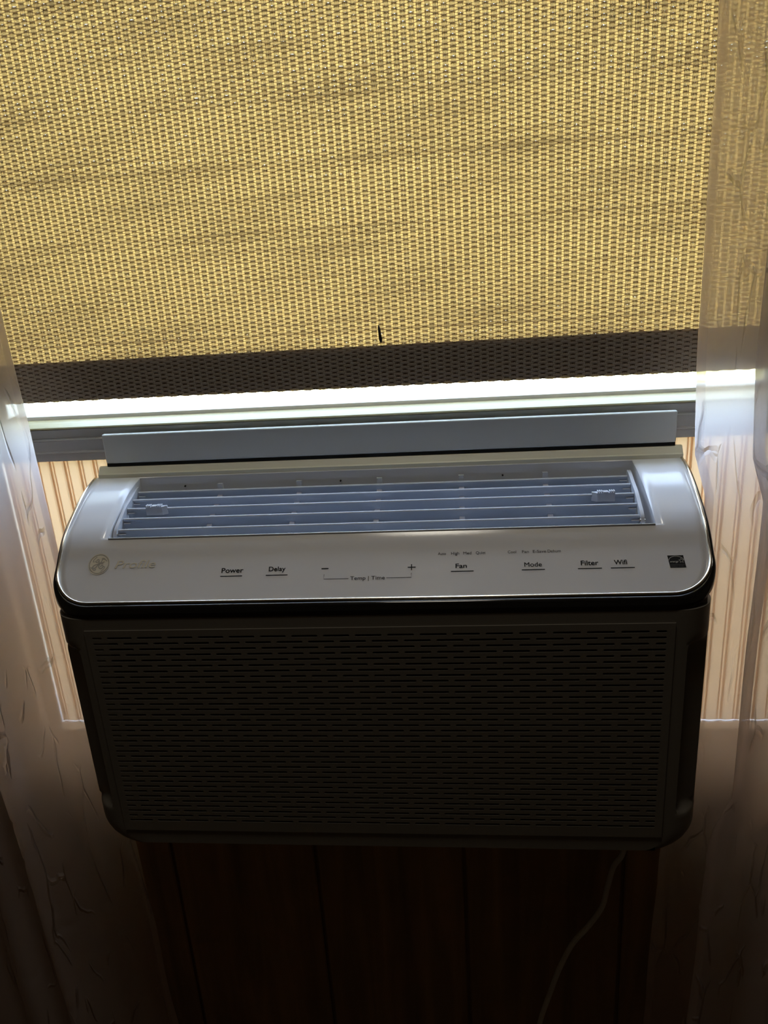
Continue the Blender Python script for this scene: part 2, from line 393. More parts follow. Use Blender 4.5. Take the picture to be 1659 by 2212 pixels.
# rim path along the panel edge
path = [(-HW, s) for s in np.linspace(0.0015, SMAX-CR, 34)]
path += [(-HW+CR-CR*math.cos(t), SMAX-CR+CR*math.sin(t)) for t in np.linspace(0, math.pi/2, 18)[1:]]
path += [(x, SMAX) for x in np.linspace(-HW+CR, HW-CR, 30)[1:-1]]
path += [(-x, s) for x, s in reversed(path[:34+17])]
rim = [pan(AX+x, s) for x, s in path]
bm = bmesh.new(); add_tube(bm, rim, 0.0014, 10); o = bmo('chrome_rim', bm, M['chrome'], ac, True); o['label'] = 'bright chrome rim around the control panel'
# gloss band: skirt below the rim
V, Fc = [], []
rows = [(0.0008, -0.0010), (0.0030, -0.0022), (0.0042, -0.0050), (0.0044, -0.0125), (0.0040, -0.0135)]
for i, p in enumerate(rim):
    a, b = rim[max(i-1, 0)], rim[min(i+1, len(rim)-1)]
    tx, ty = b[0]-a[0], b[1]-a[1]; l = math.hypot(tx, ty) or 1
    nx, ny = ty/l, -tx/l
    for q, (oo, dz) in enumerate(rows):
        k_ = 1.0+0.42*ny*ny; V.append((p[0]+nx*oo*k_, p[1]+ny*oo*k_, p[2]+dz))
m_ = len(rows)
for i in range(len(rim)-1):
    for q in range(m_-1): Fc.append((i*m_+q, i*m_+q+1, (i+1)*m_+q+1, (i+1)*m_+q))
o = pyd('gloss_band', V, Fc, M['gloss'], ac, True); o['label'] = 'glossy black band below the chrome rim'
md = o.modifiers.new('thickness', 'SOLIDIFY'); md.thickness = 0.001; md.offset = 0

# case: lofted plan outline with rounded corners, hand grips and a seam groove
BW, BR, BB = 0.3035, 0.030, -0.2402
NARC = 13
def plan(z):
    """right half outline from the middle of the front to the middle of the back"""
    r = 0.026
    w = BW
    if z < BB+r: w = BW-r+math.sqrt(max(r*r-(BB+r-z)**2, 0))
    ins = 0.0
    def sm(a, b, t): t = min(max((t-a)/(b-a), 0), 1); return t*t*(3-2*t)
    g = sm(-0.199, -0.187, z)*(1-sm(-0.020, -0.010, z))
    arc = []
    for k in range(NARC):
        t = math.radians(90*k/(NARC-1)); x, y = w-BR+BR*math.sin(t), BR-BR*math.cos(t)
        if k <= 2: nx, ny = w-BR+0.0028*k, 0.0003*k
        elif k == 3: nx, ny = w-BR+0.0060, 0.0090
        elif k < NARC-1:
            u = (k-3)/(NARC-4); nx, ny = w-BR+0.0060+u*(0.0232), 0.0090+u*0.0080
        else: nx, ny = w, 0.0300
        arc.append((x+(nx-x)*g, 0.0012+y+(ny-y)*g))
    return arc, w
zl = [BB, BB+0.0006, BB+0.002, BB+0.005, BB+0.010, BB+0.016, BB+0.0195, BB+0.0215, BB+0.026, -0.203, -0.199, -0.197, -0.195, -0.193, -0.191, -0.189, -0.187]
zl += list(np.linspace(-0.18, -0.025, 12)) + [-0.020, -0.0175, -0.015, -0.0125, -0.010, -0.004, 0.0050, 0.0082, 0.0083, 0.0094, 0.0095, 0.014, 0.0190, 0.0198]
GX0, GX1, GZ0, GZ1 = -0.2525, 0.2585, -0.2135, 0.0040     # intake opening behind the grille
zl = sorted(set([z for z in zl if abs(z-GZ0) > 1e-4 and abs(z-GZ1) > 1e-4] + [GZ0, GZ1]))
V, Fc, cnt = [], [], None
for z in zl:
    arc, w = plan(z)
    ins = 0.0012 if abs(z-0.00885) < 0.0005 and 0.0083 < z < 0.0094 else 0.0
    right = [(AX+x, y) for x, y in arc] + [(AX+w, 0.08), (AX+w, 0.13), (AX+w-0.004, 0.135)]
    left = [(2*AX-x, y) for x, y in reversed(right)]
    ring = left + [(GX0, 0.0012), (GX1, 0.0012)] + right
    dz = 0.0
    V += [(x, y+(0.0025 if z == BB else 0), z) for x, y in ring]; cnt = len(ring)
gi = len(left)
for i in range(len(zl)-1):
    for k in range(cnt):
        if k == gi and zl[i] >= GZ0-1e-6 and zl[i+1] <= GZ1+1e-6: continue
        a, b = i*cnt+k, i*cnt+(k+1) % cnt
        Fc.append((a, b, b+cnt, a+cnt))
Fc.append(tuple(range(cnt))[::-1]); Fc.append(tuple((len(zl)-1)*cnt+k for k in range(cnt)))
# shoulder under the curved control panel
n0 = len(V)
sh = [(max(y, 0.016), z-0.0032) for y, z in PD[::14]] + [(0.0135, 0.0215), (0.0135, 0.020), (0.1345, 0.020), (0.1345, 0.1150)]
# leave room for the outlet well: build only the two cheeks
for x0, x1 in ((AX-0.2965, AX-0.2600), (AX+0.2600, AX+0.2965)):
    n0 = len(V); V += [(x0, y, z) for y, z in sh] + [(x1, y, z) for y, z in sh]; n = len(sh)
    for k in range(n): Fc.append((n0+k, n0+(k+1) % n, n0+n+(k+1) % n, n0+n+k))
    Fc.append(tuple(n0+k for k in range(n))[::-1]); Fc.append(tuple(n0+n+k for k in range(n)))
# front beam under the lower part of the panel
fb = [(float(np.interp(s, PS, PD[:, 0])), float(np.interp(s, PS, PD[:, 1]))-0.0034) for s in np.linspace(O1+0.003, SMAX-0.008, 8)] + [(0.020, 0.0215), (0.052, 0.0215)]
n0 = len(V); n = len(fb); V += [(AX-0.2598, y, z) for y, z in fb] + [(AX+0.2598, y, z) for y, z in fb]
for k in range(n): Fc.append((n0+k, n0+(k+1) % n, n0+n+(k+1) % n, n0+n+k))
case = pyd('case', V, Fc, M['case'], ac); case['label'] = 'dark grey moulded case with scooped side grips'
bmx = bmesh.new(); bmx.from_mesh(case.data); bmesh.ops.recalc_face_normals(bmx, faces=bmx.faces)
for f in bmx.faces:
    f.smooth = True
for e in bmx.edges:
    if len(e.link_faces) == 2 and e.calc_face_angle(0) > math.radians(32): e.smooth = False
bmx.to_mesh(case.data); bmx.free()

# grille: plate with 36 staggered rows of real slots
gx0, gx1 = -0.2673, 0.2565
PITCH_X, SL, SH, ROWP = 0.02940, 0.02435, 0.00225, 0.0059910
rows36 = [-i*ROWP for i in range(36)]
def stadium(x0, x1, z, h, n=4):
    r = h/2; out = []
    for k in range(n+1): t = -math.pi/2+math.pi*k/n; out.append((x1-r+r*math.cos(t), z+r*math.sin(t)))
    for k in range(n+1): t = math.pi/2+math.pi*k/n; out.append((x0+r+r*math.cos(t), z+r*math.sin(t)))
    return out
V, Fc = [], []
PX0, PX1, PZ0, PZ1 = gx0-0.0070, gx1+0.0070, -0.2225, 0.0079
TH = 0.0030
def face(pts, y=0.0):
    n0 = len(V); V.extend([(x, y, z) for x, z in pts]); Fc.append(tuple(range(n0, n0+len(pts))))
for i, z in enumerate(rows36):
    zt, zb = z+ROWP/2, z-ROWP/2
    sl = []
    if i % 2 == 0:
        x = gx0; sl.append((x, x+0.0093)); x += 0.0093+PITCH_X-SL
        while x+SL < gx1-0.011: sl.append((x, x+SL)); x += PITCH_X
        sl.append((gx1-0.0093, gx1))
    else:
        for k in range(18): a = gx0+k*(gx1-gx0-SL)/17; sl.append((a, a+SL))
    cuts = [PX0] + [(sl[k][1]+sl[k+1][0])/2 for k in range(len(sl)-1)] + [PX1]
    for k, (a, b) in enumerate(sl):
        c0, c1 = cuts[k], cuts[k+1]
        S = stadium(a, b, z, SH)        # ccw from bottom right
        h = len(S)//2
        # right side fan, top quad, left fan, bottom quad
        n0 = len(V); V.extend([(x, 0.0, q) for x, q in S]); m0 = len(V)
        V.extend([(c1, 0, zb), (c1, 0, zt), (c0, 0, zt), (c0, 0, zb)])
        Fc.append(tuple([n0+j for j in range(h-1, -1, -1)] + [m0, m0+1]))
        Fc.append((n0+h-1, m0+1, m0+2, n0+h))
        Fc.append(tuple([n0+j for j in range(2*h-1, h-1, -1)] + [m0+2, m0+3]))
        Fc.append((n0+2*h-1, m0+3, m0, n0))
        w0 = len(V); V.extend([(x, TH, q) for x, q in S])
        for j in range(2*h): Fc.append((n0+j, n0+(j+1) % (2*h), w0+(j+1) % (2*h), w0+j))
face([(PX0, rows36[0]+ROWP/2), (PX1, rows36[0]+ROWP/2), (PX1, PZ1), (PX0, PZ1)])
face([(PX0, PZ0), (PX1, PZ0), (PX1, rows36[-1]-ROWP/2), (PX0, rows36[-1]-ROWP/2)])
for a, b in (((PX0, PZ0), (PX1, PZ0)), ((PX1, PZ0), (PX1, PZ1)), ((PX1, PZ1), (PX0, PZ1)), ((PX0, PZ1), (PX0, PZ0))):
    n0 = len(V); V.extend([(a[0], 0, a[1]), (b[0], 0, b[1]), (b[0], 0.0012, b[1]), (a[0], 0.0012, a[1])]); Fc.append((n0, n0+1, n0+2, n0+3))
o = pyd('grille_panel', V, Fc, M['case'], ac); o['label'] = 'dark grille with staggered rows of rounded slots'
# cavity and filter behind the slots
bm = bmesh.new()
q = [(GX0, 0.0013, GZ0), (GX1, 0.0013, GZ0), (GX1, 0.0013, GZ1), (GX0, 0.0013, GZ1)]; q2 = [(x, 0.018, z) for x, y, z in q]
A = [bm.verts.new(p) for p in q]; B = [bm.verts.new(p) for p in q2]
for k in range(4): bm.faces.new((A[k], A[(k+1) % 4], B[(k+1) % 4], B[k]))
bm.faces.new(B)
bmo('intake_filter', bm, M['filter'], ac)

# top cap, bracket, foam, saddle
bm = bmesh.new(); add_prism(bm, [(0.1385, 0.1140), (0.1385, 0.1202), (0.1398, 0.1213), (0.1440, 0.1268), (0.1460, 0.1275), (0.1480, 0.1275), (0.1480, 0.1140)], -0.3005+AX*0.3, 0.3005+AX*0.3)
o = bmo('top_cap', bm, M['cream'], ac); o['label'] = 'cream ledge along the back of the unit'
box('foam_strip', (-0.2925, 0.1445, 0.1276), (0.2925, 0.1490, 0.1308), M['foam'], ac)
bm = bmesh.new(); add_box(bm, (-0.2932, 0.1440, 0.1306), (0.2932, 0.1500, 0.1624), 0.0018, 3)
o = bmo('window_bracket', bm, M['bracket'], ac); o['label'] = 'flat white bar clamped against the window sash'
box('saddle_housing', (-0.2715, 0.1495, -0.2035), (0.2640, 0.3400, 0.1270), M['case'], ac, 0.002)
box('rear_bridge', (-0.2700, 0.1405, -0.2030), (0.2620, 0.1494, 0.1130), M['case'], ac)

# outlet well
bm = bmesh.new()
yb, zb_ = PD[np.searchsorted(PS, O0)][0], PD[np.searchsorted(PS, O0)][1]
yf, zf_ = PD[np.searchsorted(PS, O1)][0], PD[np.searchsorted(PS, O1)][1]
ZW = 0.050
prof = []
for s in np.linspace(O0, O1, 24): prof.append((s,)+pan(0, s, -0.0012)[1:])
for sg in (-1, 1):
    top = [bm.verts.new((OX+sg*open_w(s), y, z)) for s, y, z in prof]; bot = [bm.verts.new((OX+sg*open_w(s), y, ZW)) for s, y, z in prof]
    for k in range(len(top)-1): bm.faces.new((top[k], top[k+1], bot[k+1], bot[k]) if sg > 0 else (top[k+1], top[k], bot[k], bot[k+1]))
for s in (O0, O1):
    x = open_w(s); _, y, z = pan(0, s, -0.0012)
    bm.faces.new([bm.verts.new(p) for p in ((OX-x, y, z), (OX+x, y, z), (OX+x, y, ZW), (OX-x, y, ZW))])
me = bpy.data.meshes.new('air_well'); bm.to_mesh(me); bm.free(); well = link('air_well', me, M['white'], ac)
# floor of the well (dark fan slot) is a part of its own
pyd('fan_slot', [(OX-0.257, 0.050, ZW), (OX+0.257, 0.050, ZW), (OX+0.257, 0.137, ZW), (OX-0.257, 0.137, ZW)], [(0, 1, 2, 3)], M['filter'], ac)
# lit lower lip of the opening
bm = bmesh.new(); add_tube(bm, [pan(OX-open_w(O1)+0.0005, O1, 0.0003), pan(OX+open_w(O1)-0.0005, O1, 0.0003)], 0.0009, 6); bmo('well_lip', bm, M['white'], ac, True)
# louvers
LX = -0.0055
LIPS = [(.1252, .1042), (.1099, .1008), (.0934, .0968), (.0805, .0907), (.0668, .0842)]
LHW = 0.2492
for li, (y, z) in enumerate(LIPS):
    d = Vector((0.0050, -0.0145)).normalized()
    n = Vector((-d[1], d[0]))      # towards back/up
    pr = []
    L0 = 0.0125
    for t, w in ((0, 0.0004), (0.0006, 0.0012), (0.0022, 0.0013), (0.0027, 0.0008), (0.0060, 0.0008), (L0, 0.0005)): pr.append((y+d[0]*t-n[0]*w, z+d[1]*t-n[1]*w))
    for t, w in ((L0, 0.0005), (0.0060, 0.0008), (0.0022, 0.0013), (0.0006, 0.0012), (0, 0.0004)): pr.append((y+d[0]*t+n[0]*w, z+d[1]*t+n[1]*w))
    bm = bmesh.new(); add_prism(bm, pr, LX-LHW, LX+LHW)
    lo = bmo('louver', bm, M['vent_white'], ac)
    for e in (-1, 1):   # moulded pivot web at each blade end
        x = LX+e*(LHW-0.004)
        bm = bmesh.new(); P0 = [(x-0.0035, y+0.0006-0.0014, z-0.0045), (x+0.0035, y-0.0008, z-0.0045), (x+e*0.0035, y+0.0025, z-0.0135)]
        vs = [bm.verts.new(p) for p in P0] + [bm.verts.new((p[0], p[1]-0.0012, p[2]-0.0004)) for p in P0]
        bm.faces.new(vs[:3]); bm.faces.new(vs[3:])
        for k in range(3): bm.faces.new((vs[k], vs[(k+1) % 3], vs[3+(k+1) % 3], vs[3+k]))
        bmo('pivot_web', bm, M['vent_white'], lo)
    if li == 2:
        for cx, e in ((-0.2239, 1), (0.2159, -1)):
            bm = bmesh.new()
            add_prism(bm, [(cx-0.0098*e, y-0.0040), (cx+0.0070*e, y-0.0040), (cx+0.0112*e, y-0.0005), (cx+0.0112*e, y+0.0012), (cx-0.0098*e, y+0.0012)], z-0.0066, z+0.0020, axis=2)
            for k in (0, 1, 2, 6, 7, 8):
                xx = cx-0.0098*e+e*(0.0008+k*0.00185)
                add_box(bm, (xx-0.00055, y-0.0044, z+0.0018), (xx+0.00055, y+0.0012, z+0.0036))
            xa, xb = sorted((cx-0.0098*e+e*0.0062, cx-0.0098*e+e*0.0108)); add_box(bm, (xa, y-0.0044, z+0.0018), (xb, y+0.0010, z+0.0030))
            bmo('louver_tab', bm, M['vent_white'], lo)
# curved end arms carrying the blades
for sg in (-1, 1):
    pth = catmull([(.1295, .1085), (.1230, .1075), (.1099, .1035), (.0934, .0990), (.0805, .0930), (.0668, .0865), (.0615, .0815), (.0590, .0740)], 5)
    bm = bmesh.new(); pr = [(float(a), float(b)) for a, b in pth] + [(float(a)+0.004, float(b)-0.0065) for a, b in pth[::-1]]
    x0, x1 = sorted((LX+sg*(LHW+0.0003), LX+sg*(LHW+0.0036))); add_prism(bm, pr, x0, x1); bmo('louver_arm', bm, M['vent_white'], ac)
    bm = bmesh.new(); xo = LX+sg*(LHW+0.0019)
    add_tube(bm, [(xo-0.0024, .0628, .0800), (xo+0.0024, .0628, .0800)], 0.0016, 8); bmo('arm_pivot', bm, M['chrome'], ac)
# upright vanes under the blades, with a nub against the back wall
for vx in (-.1675, -.084, -.001, .082, .165):
    pr = [(.1335, .1085), (.1290, .1090), (.1285, .0990), (.1150, .0935), (.0990, .0895), (.0850, .0830), (.0715, .0770), (.0560, .0700), (.0560, .0540), (.1335, .0540)]
    bm = bmesh.new(); add_prism(bm, pr, vx-0.0026, vx+0.0026); bmo('vane', bm, M['vent_white'], ac)
for hx in (-0.2075, -0.0418, 0.1235):
    bm = bmesh.new(); yy = pan(0, O0)[1]-0.0004
    add_tube(bm, [(hx, yy, 0.1055), (hx, yy-0.0016, 0.1055)], 0.0009, 10); bmo('wall_pin', bm, M['dark_tab'], well)

# ---- lettering and marks on the control panel
def put(name, pts2, faces, mat, h=0.00022, label=None):
    o = pyd(name, [pan(0.0855+(x-0.0855)*1.006, s-0.0029, h) for x, s in pts2], faces, mat, panel)
    if label: o['label'] = label
    return o
def text(name, txt, x0, x1, s_base, height, mat, bold=0.0, shear=0.0, h=0.00022):
    cu = bpy.data.curves.new('t', 'FONT'); cu.body = txt; cu.size = 1.0; cu.shear = shear; cu.resolution_u = 4
    to = bpy.data.objects.new('t', cu); COL.objects.link(to); bpy.context.view_layer.update()
    dg = bpy.context.evaluated_depsgraph_get(); ev = to.evaluated_get(dg); me = ev.to_mesh()
    v = np.array([tuple(q.co) for q in me.vertices]); fs = [tuple(p.vertices) for p in me.polygons]
    ev.to_mesh_clear(); bpy.data.objects.remove(to); bpy.data.curves.remove(cu)
    mn, mx = v[:, 0].min(), v[:, 0].max()
    sx = (x1-x0)/(mx-mn); capH = 0.70
    p2, f2 = [], []
    sh_ = [(0, 0)] if bold <= 0 else [(bold, 0), (-bold, 0), (0, bold), (0, -bold)]     # heavier strokes
    for dx, dy in sh_:
        n0 = len(p2); p2 += [(x0+(a+dx-mn)*sx, s_base-(b+dy)*height/capH) for a, b, _ in v]
        f2 += [tuple(i+n0 for i in f) for f in fs]
    return put(name, p2, f2, mat, h)
def stroke2(pts, w, closed=False):
    """flat ribbon of width w along 2-D panel points"""
    P = [np.array(p, float) for p in pts]; vs, fs = [], []
    n = len(P)
    for i in range(n):
        a = P[i-1] if (i or closed) else P[0]; b = P[(i+1) % n] if (i < n-1 or closed) else P[-1]
        t = (b-a)/(np.linalg.norm(b-a) or 1); nn = np.array([-t[1], t[0]])*w/2
        vs += [tuple(P[i]+nn), tuple(P[i]-nn)]
    for i in range(n if closed else n-1):
        j = (i+1) % n; fs.append((2*i, 2*i+1, 2*j+1, 2*j))
    return vs, fs
def stroke(name, pts, w, mat, h=0.00022, closed=False):
    vs, fs = stroke2(pts, w, closed); return put(name, vs, fs, mat, h)
INK, GI = M['ink'], M['ink_grey']
text('power_lettering', 'Power', -0.1419, -0.1213, 0.1357, 0.0048, INK, 0.022)
text('delay_lettering', 'Delay', -0.0970, -0.0815, 0.1350, 0.0044, INK, 0.022)
text('fan_lettering', 'Fan', 0.0750, 0.0849, 0.1359, 0.0042, INK, 0.022)
text('mode_lettering', 'Mode', 0.1361, 0.1513, 0.1361, 0.0042, INK, 0.012)
text('filter_lettering', 'Filter', 0.1855, 0.2005, 0.1359, 0.0044, INK, 0.022)
text('wifi_lettering', 'Wifi', 0.2142, 0.2252, 0.1359, 0.0044, INK, 0.022)
for a, b in ((-0.1427, -0.1219), (-0.0995, -0.0790), (0.0706, 0.0909), (0.1335, 0.1538), (0.1824, 0.2032), (0.2108, 0.2314)):
    stroke('button_underline', [(a, 0.1391), (b, 0.1391)], 0.00085, INK)
stroke('minus_sign', [(-0.0477, 0.1337), (-0.0411, 0.1337)], 0.0011, INK)
o = stroke('plus_sign', [(0.0317, 0.1342), (0.0389, 0.1342)], 0.0010, INK); stroke('plus_sign', [(0.0352, 0.1312), (0.0352, 0.1371)], 0.0009, INK)
stroke('bracket_line', [(-0.0449, 0.1394), (-0.0450, 0.1440), (-0.0222, 0.1440)], 0.0005, GI)
stroke('bracket_line', [(0.0124, 0.1440), (0.0349, 0.1440), (0.0350, 0.1397)], 0.0005, GI)
text('temp_time_lettering', 'Temp | Time', -0.0206, 0.0110, 0.1455, 0.0036, GI, 0.010)
for t, a, b in (('Auto', .0592, .0664), ('High', .0712, .0785), ('Med', .0822, .0894), ('Quiet', .0935, .1022), ('Cool', .1221, .1295), ('Fan', .1348, .1408), ('E-Save', .1443, .1560), ('Dehum', .1574, .1689)):
    text('setting_lettering', t, a, b, 0.1228, 0.0027, GI, 0.006)
# maker's monogram: raised round disc with a ring, swashes and scrolled letters
cx, cs, R_ = -0.2632, 0.1242, 0.0100
def disc(r, n=40): return [(cx+r*math.cos(2*math.pi*k/n), cs+r*math.sin(2*math.pi*k/n)) for k in range(n)]
ring_pts = disc(R_)
put('emblem_disc', [(cx, cs)] + disc(0.0091), [(0, 1+k, 1+(k+1) % 40) for k in range(40)], M['emblem'], 0.00045, 'round champagne maker emblem')
stroke('emblem_ring', disc(0.0103), 0.0007, M['emblem'], 0.0005, True)
stroke('emblem_ring', disc(0.0095), 0.0008, M['groove'], 0.00025, True)
def loc(pts): return [(cx+a*0.0091, cs-b*0.0091) for a, b in catmull(pts, 8)]
for pts, w in (
    ([(-.42, .38), (-.34, .22), (-.18, .22), (-.06, .38), (-.10, .52), (-.24, .50), (-.30, .34)], .0010),
    ([(-.06, .40), (-.02, .16), (-.12, -.12), (-.34, -.42), (-.56, -.44), (-.62, -.28), (-.44, -.10), (-.14, .02), (.10, .14), (.20, .20)], .0011),
    ([(.58, .46), (.52, .58), (.38, .56), (.26, .38), (.24, .20), (.42, .18), (.54, .30)], .0010),
    ([(.24, .20), (.08, .02), (.02, -.22), (.12, -.44), (.32, -.50), (.48, -.36), (.46, -.18), (.30, -.14), (.24, -.26), (.32, -.32)], .0011),
    ([(-.02, .04), (.20, .06), (.46, .04)], .0008)):
    stroke('emblem_letter', loc(pts), w, M['groove'], 0.0006)
for k in range(4):
    a0 = math.radians(45+90*k)
    pts = [(math.cos(a0+d)*r, math.sin(a0+d)*r) for d, r in ((-.42, .90), (-.15, .82), (.15, .80), (.38, .70), (.30, .60))]
    stroke('emblem_swash', loc(pts), .0008, M['groove'], 0.0006)
text('script_lettering', 'Profile', -0.2470, -0.2070, 0.1288, 0.0080, M['groove'], 0.010, 0.22, 0.00030)
text('script_lettering', 'Profile', -0.2468, -0.2068, 0.1287, 0.0080, M['emblem'], -0.006, 0.22, 0.00050)
# energy mark
E0, E1, F0, F1 = 0.2602, 0.2737, 0.1284, 0.1401
put('energy_sticker', [(E0, F0), (E1, F0), (E1+0.0011, F1), (E0+0.0011, F1)], [(0, 1, 2, 3)], INK, 0.00022, 'small dark square energy sticker')
ew, eh = E1-E0, F1-F0
def el(pts): return [(E0+a*ew+0.0011*b, F0+b*eh) for a, b in pts]
stroke('sticker_arc', el([(0.03+0.5*(1-math.cos(t))*0.94, 0.42-0.34*math.sin(t)) for t in np.linspace(0.05, math.pi-0.05, 20)]), 0.00035, M['mark'], 0.0004)
text('sticker_lettering', 'energy', E0+ew*0.12, E0+ew*0.66, F0+eh*0.58, 0.0019, M['mark'], 0.0, 0.3, 0.0004)
star = [(0.80+0.17*(1 if k % 2 == 0 else 0.45)*math.sin(2*math.pi*k/10), 0.44-0.20*(1 if k % 2 == 0 else 0.45)*math.cos(2*math.pi*k/10)) for k in range(10)]
stroke('sticker_star', el(star), 0.0003, M['mark'], 0.0004, True)
stroke('sticker_line', el([(0.02, 0.76), (0.98, 0.76)]), 0.0003, M['ink_grey'], 0.0004)
text('sticker_lettering', 'ENERGY STAR', E0+ew*0.08, E0+ew*0.92, F0+eh*0.95, 0.0016, M['ink_grey'], 0.0, 0.0, 0.0004)
# power cord hanging from under the unit
cp = catmull([(0.262, 0.118, -0.2385), (0.2600, 0.1190, -0.30), (0.2560, 0.12, -0.352), (0.2460, 0.12, -0.374), (0.2400, 0.12, -0.405), (0.2340, 0.12, -0.437), (0.2180, 0.12, -0.468), (0.2000, 0.12, -0.497), (0.1850, 0.12, -0.538), (0.1750, 0.12, -0.5755), (0.1610, 0.12, -0.635), (0.150, 0.12, -0.72), (0.16, 0.12, -0.85), (0.22, 0.10, -0.944)], 8)
bm = bmesh.new(); add_tube(bm, [tuple(q) for q in cp], 0.0034, 8); o = bmo('power_cord', bm, M['cord'], ac, True); o['label'] = 'pale power cord hanging below the unit'

# ------------------------------------------------------------------ woven blind
blind = empty('woven_blind', (0, 0.134, 0.2005)); tag(blind, 'golden brown woven roller blind glowing with daylight above the air conditioner', 'blind')
BY = 0.1340; CP, WP = 0.00692, 0.00208
bx0, bx1, bz0, bz1 = -0.4290, 0.4290, 0.2015, 0.700
HEM = 0.2415
ncol = int((bx1-bx0)/CP); nrow = int((bz1-bz0)/WP)
K = 6
us = np.arange(ncol*K+1)
xs = bx0+us*CP/K
ph = (us % K)/K; colid = us//K
cw = 0.5-0.5*np.cos(2*np.pi*ph)             # 1 at the warp group in the middle of a column, 0 between columns
cw = cw**0.9
A_y, A_h, A_t, A_z = [], [], [], []
row_r = rng.normal(0, 1, nrow); 
for i in range(nrow):
    par = np.where((colid+i) % 2 == 0, 1.0, -1.0)
    n1 = np.repeat(rng.normal(0, 1, ncol+1), K)[:ncol*K+1]; n2 = np.repeat(rng.normal(0, 1, ncol+1), K)[:ncol*K+1]
    over = par > 0
    hh = np.where(over, 0.60+(0.05*cw+0.72*cw*(1-cw))*(1+0.15*n1), 0.60-0.165*cw*(1+0.10*n1))*WP
    th = np.where(over, 0.92+0.22*cw, 0.92-0.86*np.minimum(1, 1.7*cw))*(1+0.17*row_r[i]+0.10*np.sin(xs*17+i*0.09)+0.08*np.sin(xs*41-i*0.21)) + 0.05*n2*cw
    sm_ = np.convolve(np.pad(rng.normal(0, 1, ncol*K+1), 12, mode='edge'), np.ones(25)/25, 'valid')
    A_y.append(np.where(over, -0.00022, 0.00060)*cw); A_h.append(hh); A_t.append(np.clip(th, 0.02, 1.1)); A_z.append(bz0+(i+0.5)*WP+np.clip(sm_, -0.3, 0.3)*0.0004+0.00006*row_r[i])
A_y, A_h, A_t, A_z = map(np.array, (A_y, A_h, A_t, A_z))
# hem pocket swells a little towards the room
def hem_y(z): return -0.0016*np.clip((HEM-z)/0.004, 0, 1)
nx = ncol*K+1
co = np.zeros((nrow, nx, 3, 3), np.float32); at = np.zeros((nrow, nx, 3), np.float32)
for j, s in enumerate((-1, 0, 1)):
    z = A_z+s*A_h
    co[:, :, j, 0] = xs[None, :]; co[:, :, j, 1] = BY+A_y+hem_y(A_z)+(-0.00030 if s == 0 else 0.00012)*np.sign(-A_y)*0+np.where(s == 0, -0.00022, 0.00010); co[:, :, j, 2] = z
    at[:, :, j] = A_t
idx = np.arange(nrow*nx*3).reshape(nrow, nx, 3)
q = np.stack([idx[:, :-1, :-1], idx[:, 1:, :-1], idx[:, 1:, 1:], idx[:, :-1, 1:]], -1).reshape(-1, 4)
def np_mesh(name, co, quads, attr, mat, parent):
    me = bpy.data.meshes.new(name); n = len(co); f = len(quads)
    me.vertices.add(n); me.vertices.foreach_set('co', co.astype(np.float32).ravel())
    me.loops.add(f*4); me.loops.foreach_set('vertex_index', quads.astype(np.int32).ravel())
    me.polygons.add(f); me.polygons.foreach_set('loop_start', np.arange(0, f*4, 4, dtype=np.int32))
    me.polygons.foreach_set('use_smooth', np.ones(f, bool))
    a = me.attributes.new('thin', 'FLOAT', 'POINT'); a.data.foreach_set('value', attr.astype(np.float32).ravel())
    me.update(calc_edges=True)
    return link(name, me, mat, parent)
o = np_mesh('weft_strips', co.reshape(-1, 3), q, at.reshape(-1), M['weft'], blind); o['kind'] = 'stuff'; o['label'] = 'flat straw coloured cross strips of the weave'
# warp: groups of four thin threads
tv, tf = [], []
offs = (-0.31, -0.105, 0.105, 0.31)
zz = np.arange(bz0-0.0002, bz1+WP, WP); nz_ = len(zz)
vs_all, qs_all, base = [], [], 0
for c in range(ncol):
    for of in offs:
        x = bx0+(c+0.5)*CP+of*CP*0.86+rng.normal(0, 0.00008)
        r = 0.00026
        wig = rng.normal(0, 0.00006, nz_)
        # weave the threads against the strips
        y = BY+hem_y(zz)+0.00012*np.where((np.arange(nz_)+c) % 2 == 0, 1, -1)
        ring = np.stack([np.stack([x+wig-r, y, zz], -1), np.stack([x+wig, y-0.00007, zz], -1), np.stack([x+wig+r, y, zz], -1), np.stack([x+wig, y+0.00007, zz], -1)], 1)
        vs_all.append(ring.reshape(-1, 3))
        I = np.arange(nz_*4).reshape(nz_, 4)+base; base += nz_*4
        for k in range(4):
            qs_all.append(np.stack([I[:-1, k], I[:-1, (k+1) % 4], I[1:, (k+1) % 4], I[1:, k]], -1))
vs_all = np.concatenate(vs_all); qs_all = np.concatenate(qs_all)
o = np_mesh('warp_threads', vs_all, qs_all, np.full(len(vs_all), 0.6), M['warp'], blind); o['kind'] = 'stuff'; o['label'] = 'thin brown upright threads in groups of four'
bm = bmesh.new(); add_box(bm, (bx0+0.002, BY-0.0004, 0.2014), (bx1-0.002, BY+0.0040, HEM-0.0006), 0.0012, 2)
o = bmo('hem_bar', bm, M['liner'], blind); o['label'] = 'flat bar inside the bottom hem of the blind'
bm = bmesh.new(); add_tube(bm, [(bx0-0.006, BY+0.006, 0.712), (bx1+0.006, BY+0.006, 0.712)], 0.0135, 16); bmo('roller_tube', bm, M['metal'], blind, True)
for s in (-1, 1):
    x = s*(bx1+0.008); box('roller_bracket', (min(x, x+s*0.004), BY-0.012, 0.695), (max(x, x+s*0.004), 0.1505, 0.730), M['metal'], blind)
bm = bmesh.new(); pts = [(0.0080, 0.1328, 0.2600), (0.0084, 0.1326, 0.2560), (0.0088, 0.1325, 0.2510), (0.0092, 0.1326, 0.2470), (0.0094, 0.1328, 0.2440)]
